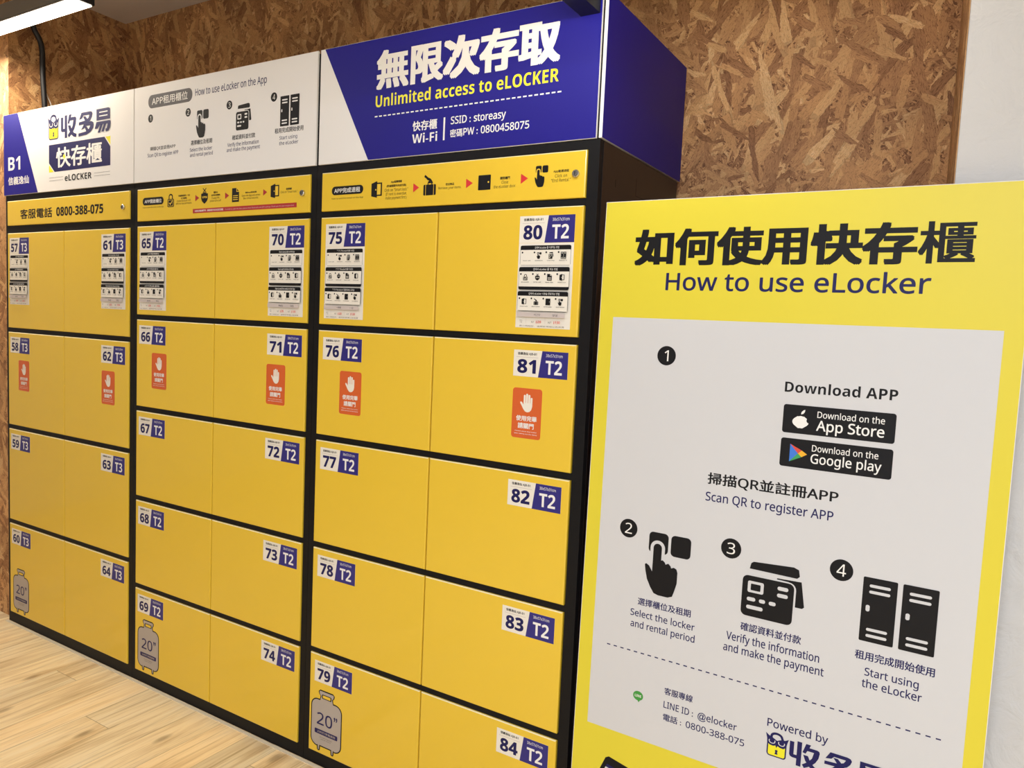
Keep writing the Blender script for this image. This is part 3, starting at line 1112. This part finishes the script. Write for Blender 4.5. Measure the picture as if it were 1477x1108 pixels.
p.text('※如無法開啟櫃門時，請確認藍牙及定位是否開啟', -0.557, -0.418, 1.6362, 1.6428, LETTER, 0.02, res=1, n=4)
p.text('If unable to open the door, please check Bluetooth and GPS settings. Thank you for your cooperation.', -0.410, -0.107, 1.6372, 1.6412, TGREY, 0.0, res=1)
finish_strip(p, strip2, cab2, (-0.0725, 1.6712))

p = on_strip(strip3, cab3, SB3)
p.rrect(0.0398, 0.1556, 1.6593, 1.6827, 0.0116, INK)
p.text('APP完成退租', 0.0492, 0.1446, 1.6640, 1.6782, LETTER, 0.03)
p.text('How to end the rental on the App', 0.0405, 0.1562, 1.6476, 1.6520, INK, 0.0, res=1)
pict(ic_door, 0.1849, 0.2217, 1.6452, 1.6889, INK, DYEL)
lines(p, ['App點擊開鎖', '(若逾期請先完成付款)', 'Click on "Smart lock."', '(If rent is overdue,', 'make payment first.)'], 0.2310, 0.3101, 1.6366, 1.6877, INK)
pict(ic_arrow, 0.3272, 0.3464, 1.6527, 1.6761, RED)
pict(ic_bag, 0.3606, 0.4002, 1.6431, 1.6951, INK, DYEL)
lines(p, ['取出物品', 'Retrieve your items.'], 0.4085, 0.4788, 1.6539, 1.6710, INK)
pict(ic_arrow, 0.4927, 0.5127, 1.6544, 1.6776, RED)
pict(ic_blackdoor, 0.5289, 0.5650, 1.6474, 1.6833, INK, DYEL)
lines(p, ['關閉櫃門', 'Close', 'the eLocker door.'], 0.5742, 0.6370, 1.6475, 1.6767, INK)
pict(ic_arrow, 0.6496, 0.6692, 1.6561, 1.6797, RED)
pict(ic_finger, 0.6872, 0.7223, 1.6458, 1.6953, INK, DYEL)
lines(p, ['App點選退租', 'Click on', '"End Rental."'], 0.7310, 0.7815, 1.6529, 1.6830, INK)
finish_strip(p, strip3, cab3, (0.795, 1.6704))

# ------------------------------------------------------------------ header signs on top of the cabinets
HB, HT = CT + 0.0006, 2.0590


def header(label, x0, x1, base_mat):
    e = tag(empty('header_sign', (x0, 0, HB)), label, 'sign', 'header signs on top of the lockers')
    W, H = x1 - x0, HT - HB
    p = MB()
    p.box(0.003, W - 0.003, 0.0065, 0.525, 0.0, H - 0.004, BLACK)
    p.build('sign_box', e)
    q = MB()
    q.bevel_box(0, W, 0.0, 0.006, 0.0005, H, 0.0006, FOAM)
    q.y0 = 0.0
    q.rect(0.0008, W - 0.0008, 0.0012, H - 0.0008, base_mat)
    f = q.build('front_panel', e)
    g = MB()
    g.y0 = -0.00012
    return e, f, g


def finish_header(g, e, f):
    g.v = [(x - e.location.x, y, z - HB) for x, y, z in g.v]
    g.build('lettering', f)
    finish_pics(f, e.location.x, HB)


e1, f1, g = header('white header sign with B1 on a blue wedge, leftmost of the three', B0 - 0.006, B1 - 0.0022, WHITE)
wedge = MB()
wedge.y0 = -0.00012
x0 = B0 - 0.006
wedge.poly([(x0 + 0.0008, HT - 0.0008), (x0 + 0.0008, HB + 0.0012), (-1.4989, HB + 0.0012), (-1.6446, HT - 0.0008)], BLUE)
wedge.text('B1', -1.7189, -1.6272, 1.8416, 1.8930, LETTER, 0.06)
wedge.text('信義逸仙', -1.7199, -1.5640, 1.7848, 1.8161, LETTER, 0.04)
PICS.append((wedge, 0.0, 0.0, 'blue_wedge'))
pict(ic_owl_lock, -1.4257, -1.3500, 1.9340, 2.0283, WHITE)
pict(ic_wordmark, -1.3382, -1.0192, 1.9331, 2.0143, NAVY, WHITE)
plaque = MB()
plaque.y0 = -0.00012
rx0, rx1, rz0, rz1 = -1.4188, -1.0215, 1.8157, 1.9161
plaque.poly([(rx1 - 0.030, rz1), (rx1, rz1), (rx1, rz1 - 0.030)], LEMON)
plaque.poly([(rx0 + 0.032, rz0), (rx0, rz0), (rx0, rz0 + 0.028)], LEMON)
plaque.poly([(rx0, rz0 + 0.034), (rx0 + 0.039, rz0), (rx1, rz0), (rx1, rz1 - 0.036), (rx1 - 0.036, rz1), (rx0, rz1)], NAVY)
plaque.text('快存櫃', -1.3703, -1.0724, 1.8288, 1.9023, LETTER, 0.06)
plaque.layer += 1
plaque.poly([(-1.3215, 1.8745), (-1.3085, 1.8745), (-1.3105, 1.8680), (-1.3030, 1.8680), (-1.3190, 1.8530), (-1.3150, 1.8630), (-1.3225, 1.8630)], LEMON)
plaque.text('eLOCKER', -1.3109, -1.1363, 1.7780, 1.8000, INK, 0.04)
for a, b in ((-1.4183, -1.3215), (-1.1200, -1.0224)):
    for zz in (1.7840, 1.7945):
        plaque.rect(a, b, zz, zz + 0.0010, PILL)
PICS.append((plaque, 0.0, 0.0, 'name_plaque'))
finish_header(g, e1, f1)

e2, f2, g = header('white header sign with four numbered app steps, middle of the three', B1 + 0.0022, B2 - 0.0042, WHITE)
g.rrect(-0.8048, -0.5753, 1.9839, 2.0267, 0.020, PILL, 8)
g.text('APP租用櫃位', -0.7851, -0.5985, 1.9925, 2.0190, LETTER, 0.02)
g.text('How to use eLocker on the App', -0.5607, -0.2322, 1.9980, 2.0195, NAVY, 0.01)
for n_, cx, cz in (('1', -0.792, 1.9515), ('2', -0.5952, 1.9511), ('3', -0.3967, 1.9523), ('4', -0.2005, 1.9535)):
    pict_step(cx, cz, 0.0132, n_)
pict(ic_finger, -0.5546, -0.4938, 1.8667, 1.9525, INK, WHITE)
pict(ic_cards, -0.3650, -0.2970, 1.8727, 1.9493, INK, WHITE)
pict(ic_locker, -0.1731, -0.0949, 1.8665, 1.9518, INK, WHITE)
for s, a, b, c, d in [('掃描QR並註冊APP', -0.7935, -0.6582, 1.8447, 1.8586), ('Scan QR to register APP', -0.8070, -0.6436, 1.8259, 1.8375),
                      ('選擇櫃位及租期', -0.5802, -0.4753, 1.8465, 1.8615), ('Select the locker', -0.5843, -0.4755, 1.8266, 1.8375), ('and rental period', -0.5841, -0.4721, 1.8105, 1.8217),
                      ('確認資料並付款', -0.3820, -0.2784, 1.8457, 1.8602), ('Verify the information', -0.4033, -0.2627, 1.8271, 1.8384), ('and make the payment', -0.4065, -0.2568, 1.8121, 1.8232),
                      ('租用完成開始使用', -0.1942, -0.0771, 1.8479, 1.8628), ('Start using', -0.1741, -0.1014, 1.8291, 1.8392), ('the eLocker', -0.1747, -0.0965, 1.8136, 1.8237)]:
    g.text(s, a, b, c, d, NAVY if not is_cjk(s) else INK, 0.03 if is_cjk(s) else 0.01, res=2)
finish_header(g, e2, f2)

e3, f3, g = header('blue header sign with large white characters and wifi details, rightmost', B2 + 0.0072, 0.8395, BLUE)
x0 = B2 + 0.0072
g.poly([(x0 + 0.0008, HT - 0.0008), (x0 + 0.0008, HB + 0.0012), (0.1695, HB + 0.0012), (0.0015, HT - 0.0008)], WHITE)
g.text('無限次存取', 0.1900, 0.7390, 1.9250, 2.0262, LETTER, 0.09)
g.text('Unlimited access to eLOCKER', 0.1907, 0.7382, 1.8815, 1.9110, LEMON, 0.055)
for i in range(37):
    a = 0.1887 + i * (0.5556 / 36.5)
    g.rect(a, a + 0.0098, 1.8560, 1.8592, LETTER)
    g.layer -= 1
g.text('快存櫃', 0.3182, 0.3968, 1.8075, 1.8327, LETTER, 0.05)
g.text('Wi-Fi', 0.3180, 0.3983, 1.7775, 1.8000, LETTER, 0.05)
g.rect(0.4165, 0.4216, 1.7771, 1.8331, LETTER)
g.text('SSID :', 0.4390, 0.4990, 1.8140, 1.8325, LETTER, 0.02)
g.text('storeasy', 0.5080, 0.6000, 1.8140, 1.8325, LETTER, 0.02)
g.text('密碼', 0.4380, 0.4760, 1.7815, 1.8015, LETTER, 0.03)
g.text('PW :', 0.4785, 0.5210, 1.7835, 1.8010, LETTER, 0.02)
g.text('0800458075', 0.5300, 0.6659, 1.7835, 1.8015, LETTER, 0.02)
finish_header(g, e3, f3)
p = MB()
p.box(0, 0.008, 0.0, 0.530, 0.0005, HT - HB, FOAM)
p.box(0.008, 0.0086, 0.0003, 0.530, 0.0008, HT - HB - 0.0003, BLUE)
tag(p.build('side_panel', e3, (0.8458 - e3.location.x, 0, 0)), 'blue side panel with a bare white front edge')

# ------------------------------------------------------------------ leaning signboard
BO = Vector((0.8661, -0.0174, 0.0))
ax = Vector((0.9998, -0.0214, 0)).normalized()
az = Vector((0.0004, 0.0200, 0.9998)).normalized()
ay = az.cross(ax).normalized()
board = bpy.data.objects.new('signboard', None)
Mb = Matrix((ax, ay, az)).transposed().to_4x4()
Mb.translation = BO
board.matrix_world = Mb
link(board)
tag(board, 'tall yellow signboard with white instruction panel leaning against the white pillar', 'signboard')
BW, BH = 0.7971, 1.6065
p = MB()
p.bevel_box(0, BW, 0.0, 0.010, 0.0003, BH, 0.0012, FOAM)
p.rect(0.0016, BW - 0.0012, 0.0012, BH - 0.0014, BYEL)
p.build('board', board)
p = MB()
p.y0 = -0.0001
p.text('如何使用快存櫃', 0.0763, 0.7149, 1.4650, 1.5430, INK, 0.085)
p.text('How to use eLocker', 0.1516, 0.6498, 1.4125, 1.4495, NAVY, 0.02)
p.build('title_lettering', board)
p = MB()
p.y0 = -0.0001
p.rect(0.0342, 0.7658, 0.4194, 1.3515, BWHITE)
p.text('Download APP', 0.4132, 0.6130, 1.2168, 1.2367, INK, 0.06)
for s, a, b, c, d in [('掃描QR並註冊APP', 0.2727, 0.5269, 1.0090, 1.0360), ('Scan QR to register APP', 0.2712, 0.5207, 0.9759, 0.9944),
                      ('選擇櫃位及租期', 0.1372, 0.2577, 0.7203, 0.7369), ('Select the locker', 0.1217, 0.2680, 0.6936, 0.7086), ('and rental period', 0.1235, 0.2698, 0.6685, 0.6839),
                      ('確認資料並付款', 0.3624, 0.4810, 0.7218, 0.7390), ('Verify the information', 0.3353, 0.5168, 0.6955, 0.7124), ('and make the payment', 0.3309, 0.5267, 0.6709, 0.6878),
                      ('租用完成開始使用', 0.5782, 0.7111, 0.7235, 0.7410), ('Start using', 0.5973, 0.6877, 0.6951, 0.7102), ('the eLocker', 0.5941, 0.6942, 0.6721, 0.6878),
                      ('客服專線', 0.2119, 0.2753, 0.5390, 0.5548), ('LINE ID :', 0.2123, 0.2780, 0.5093, 0.5240), ('@elocker', 0.2880, 0.3708, 0.5093, 0.5240),
                      ('電話 :', 0.2128, 0.2540, 0.4812, 0.4967), ('0800-388-075', 0.2640, 0.3881, 0.4818, 0.4960), ('Powered by', 0.4301, 0.5448, 0.5410, 0.5575)]:
    p.text(s, a, b, c, d, INK if is_cjk(s) and 'QR' in s else NAVY, (0.05 if 'QR' in s else 0.04) if is_cjk(s) else 0.015)
for i in range(41):
    a = 0.0705 + i * 0.01628
    p.rect(a, a + 0.0082, 0.6125, 0.6150, NAVY)
    p.layer -= 1
panel = tag(p.build('instruction_panel', board), 'white printed instruction panel')

for cx, cz, n_ in ((0.1647, 1.2727, '1'), (0.1044, 0.8855, '2'), (0.332, 0.8852, '3'), (0.5429, 0.8851, '4')):
    g = MB()
    g.y0 = -0.0003
    step_mark(g, 0, 0, 0.0208, n_)
    g.build('step_marker', panel, (cx, 0, cz))
for fn, a, b, c, d, nm in ((ic_finger, 0.1479, 0.2480, 0.7515, 0.8898, 'tapping_finger_pictogram'), (ic_cards, 0.3603, 0.4815, 0.7545, 0.8720, 'bank_card_pictogram'),
                           (ic_locker, 0.5823, 0.7071, 0.7598, 0.8822, 'locker_pictogram'), (ic_wordmark, 0.4747, 0.6515, 0.4797, 0.5290, 'wordmark'), (None, 0.4292, 0.4720, 0.4822, 0.5340, 'padlock_emblem')):
    g = MB()
    g.y0 = -0.0003
    if fn:
        fn(g, 0, b - a, 0, d - c, NAVY if fn is ic_wordmark else INK, BWHITE)
    else:
        ic_owl_lock(g, 0, b - a, 0, d - c, BWHITE)
    g.build(nm, panel, (a, 0, c))
# store badges
g = MB()
g.y0 = -0.0003
g.rrect(0, 0.1998, 0, 0.0559, 0.005, INK)
k = Map(g, 0.0185, 0.0495, 0.0085, 0.0455)
ap = []
for t in range(0, 360, 12):
    a_ = math.radians(t)
    rr = 0.40 + 0.035 * math.cos(2 * a_) + (0.03 * math.cos(4 * a_))
    ap.append((0.48 + rr * 1.06 * math.cos(a_), 0.40 + rr * 0.93 * math.sin(a_) - (0.05 if abs(t - 90) < 20 else 0) + (0.035 if abs(t - 270) < 14 else 0)))
k.poly(ap, LETTER)
k.disc(1.0, 0.50, 0.17, INK)
k.poly([(0.48, 0.80), (0.50, 0.92), (0.60, 1.02), (0.72, 1.06), (0.70, 0.94), (0.62, 0.84)], LETTER)
g.text('Download on the', 0.0635, 0.1814, 0.0345, 0.0468, LETTER, 0.01)
g.text('App Store', 0.0631, 0.1820, 0.0095, 0.0296, LETTER, 0.02)
tag(g.build('store_badge', panel, (0.4139, 0, 1.1367)), 'black badge with apple mark reading App Store')
g = MB()
g.y0 = -0.0003
g.rrect(0, 0.1998, 0, 0.0564, 0.005, INK)
tx0, tx1, tz0, tz1 = 0.0180, 0.0505, 0.0105, 0.0455
tm = (tz0 + tz1) / 2
g.poly([(tx0, tz0), (tx0 + 0.0155, tm), (tx0, tz1)], PBLUE)
g.poly([(tx0, tz1), (tx0 + 0.0155, tm), (tx0 + 0.0225, tm + 0.0065)], PRED)
g.poly([(tx0, tz0), (tx0 + 0.0225, tm - 0.0065), (tx0 + 0.0155, tm)], PGREEN)
g.poly([(tx0 + 0.0155, tm), (tx0 + 0.0225, tm - 0.0065), (tx1, tm), (tx0 + 0.0225, tm + 0.0065)], PYEL)
g.text('Download on the', 0.0587, 0.1756, 0.0353, 0.0478, LETTER, 0.01)
g.text('Google play', 0.0576, 0.1821, 0.0120, 0.0306, LETTER, 0.015)
tag(g.build('store_badge', panel, (0.4137, 0, 1.0698)), 'black badge with coloured triangle reading Google play')
g = MB()
g.y0 = -0.0003
g.disc(0, 0, 0.0118, 0.0105, GREEN)
g.poly([(-0.002, -0.0085), (0.006, -0.0080), (0.002, -0.0145)], GREEN)
g.text('LINE', -0.0075, 0.0075, -0.0028, 0.0028, LETTER, 0.05, n=4)
tag(g.build('speech_bubble_emblem', panel, (0.1528, 0, 0.5170)), 'green speech bubble reading LINE')
# phone picture at the foot of the board
g = MB()
g.y0 = -0.0001
TL = Vector((0.0874, 0.3575))
vx, vz = Vector((0.135, -0.0275)), Vector((-0.085, -0.205))
P2 = lambda a, b: tuple(TL + vx * a + vz * b)
g.poly([P2(0.04, 0), P2(0, 0.03), P2(0, 0.97), P2(0.04, 1), P2(0.96, 1), P2(1, 0.97), P2(1, 0.03), P2(0.96, 0)], INK)
g.poly([P2(0.07, 0.12), P2(0.07, 0.92), P2(0.93, 0.92), P2(0.93, 0.12)], BWHITE)
g.poly([P2(0.07, 0.085), P2(0.07, 0.12), P2(0.93, 0.12), P2(0.93, 0.085)], NAVY)
g.poly([P2(0.16, 0.17), P2(0.16, 0.20), P2(0.62, 0.20), P2(0.62, 0.17)], PILL)
g.build('phone_picture', board)

# ------------------------------------------------------------------ linear lamp over the left header
lamp = tag(empty('linear_lamp', (-1.75, -0.125, 2.31)), 'glowing white linear lamp hanging over the leftmost header sign', 'lamp')
emit = bpy.data.materials.new('lamp_diffuser')
emit.use_nodes = True
eb = emit.node_tree.nodes['Principled BSDF']
eb.inputs['Base Color'].default_value = (0.9, 0.88, 0.84, 1)
eb.inputs['Emission Color'].default_value = (1.0, 0.86, 0.68, 1)
eb.inputs['Emission Strength'].default_value = 9.0
emit.cycles.emission_sampling = 'NONE'
p = MB()
p.bevel_box(-0.75, 0.778, -0.034, 0.034, 0.0045, 0.060, 0.003, STEEL)
p.box(-0.75, 0.778, -0.034, -0.031, 0.0, 0.0045, STEEL)
p.box(-0.75, 0.778, 0.031, 0.034, 0.0, 0.0045, STEEL)
p.build('housing', lamp)
p = MB()
p.box(-0.75, 0.7775, -0.0305, 0.0305, -0.004, 0.0040, emit)
tag(p.build('diffuser', lamp), 'glowing diffuser strip')
p = MB()
p.box(0.7785, 0.7875, -0.035, 0.035, -0.001, 0.061, CABLE)
tag(p.build('end_cap', lamp), 'black end cap')
for xx in (-0.45, 0.45):
    p = MB()
    p.tube([(xx, 0, 0.060), (xx, 0, CZ - 2.31)], 0.002, STEEL, 8)
    p.build('suspension_rod', lamp)
area('linear_lamp_light', (-1.95, -0.125, 2.303), 1.5, 0.055, 12, (1, 0.90, 0.74))

# lamp on an arm fixed to the blue header
arm = tag(empty('sign_lamp', (0.8105, -0.0005, 2.0155)), 'black lamp arm reaching out from the top corner of the blue header sign', 'lamp')
p = MB()
p.box(-0.0237, 0.0235, -0.40, 0.0, 0.0334, 0.075, CABLE)
p.box(-0.0237, 0.0235, -0.2195, 0.0, 0.0, 0.0332, CABLE)
p.build('arm', arm)
p = MB()
p.bevel_box(-0.46, 0.52, -0.46, -0.4008, -0.030, 0.030, 0.003, CABLE)
p.box(-0.46, 0.52, -0.4006, -0.22, 0.0302, 0.0332, CABLE)  # unseen hood plate, added to keep the light off the upper back wall
p.build('lamp_bar', arm)
p = MB()
p.box(-0.45, 0.51, -0.4004, -0.398, -0.020, 0.015, emit)
p.build('diffuser', arm)
area('sign_lamp_light', (0.84, -0.390, 2.014), 0.96, 0.03, 2.1, (0.95, 1.0, 1.05), (0.80, 0.0, 1.94))

# ------------------------------------------------------------------ cables on the recess side
def smooth_path(pts, n=8):
    out = []
    P_ = [Vector(q) for q in pts]
    for i in range(len(P_) - 1):
        a, b, c, d = P_[max(i - 1, 0)], P_[i], P_[i + 1], P_[min(i + 2, len(P_) - 1)]
        for k in range(n):
            t = k / n
            out.append(0.5 * ((2 * b) + (c - a) * t + (2 * a - 5 * b + 4 * c - d) * t * t + (3 * b - a - 3 * c + d) * t ** 3))
    out.append(P_[-1])
    return out


p = MB()
p.tube(smooth_path([(-1.757, 0.100, 2.6095), (-1.755, 0.105, 2.50), (-1.752, 0.114, 2.4355), (-1.752, 0.136, 2.3977), (-1.752, 0.146, 2.3546), (-1.753, 0.1485, 2.263), (-1.754, 0.1557, 2.14), (-1.756, 0.160, 2.062)]), 0.0105, CABLE, 14)
tag(p.build('power_cable', smooth=True), 'thick black cable running down behind the leftmost header sign', 'cable')
p = MB()
p.tube(smooth_path([(-1.7795, 0.166, 2.225), (-1.772, 0.167, 2.21), (-1.762, 0.172, 2.18), (-1.752, 0.181, 2.145), (-1.748, 0.19, 2.0585)]), 0.0022, WIREW, 8)
tag(p.build('thin_wire', smooth=True), 'thin white wire beside the thick black cable above the leftmost header sign', 'wire')
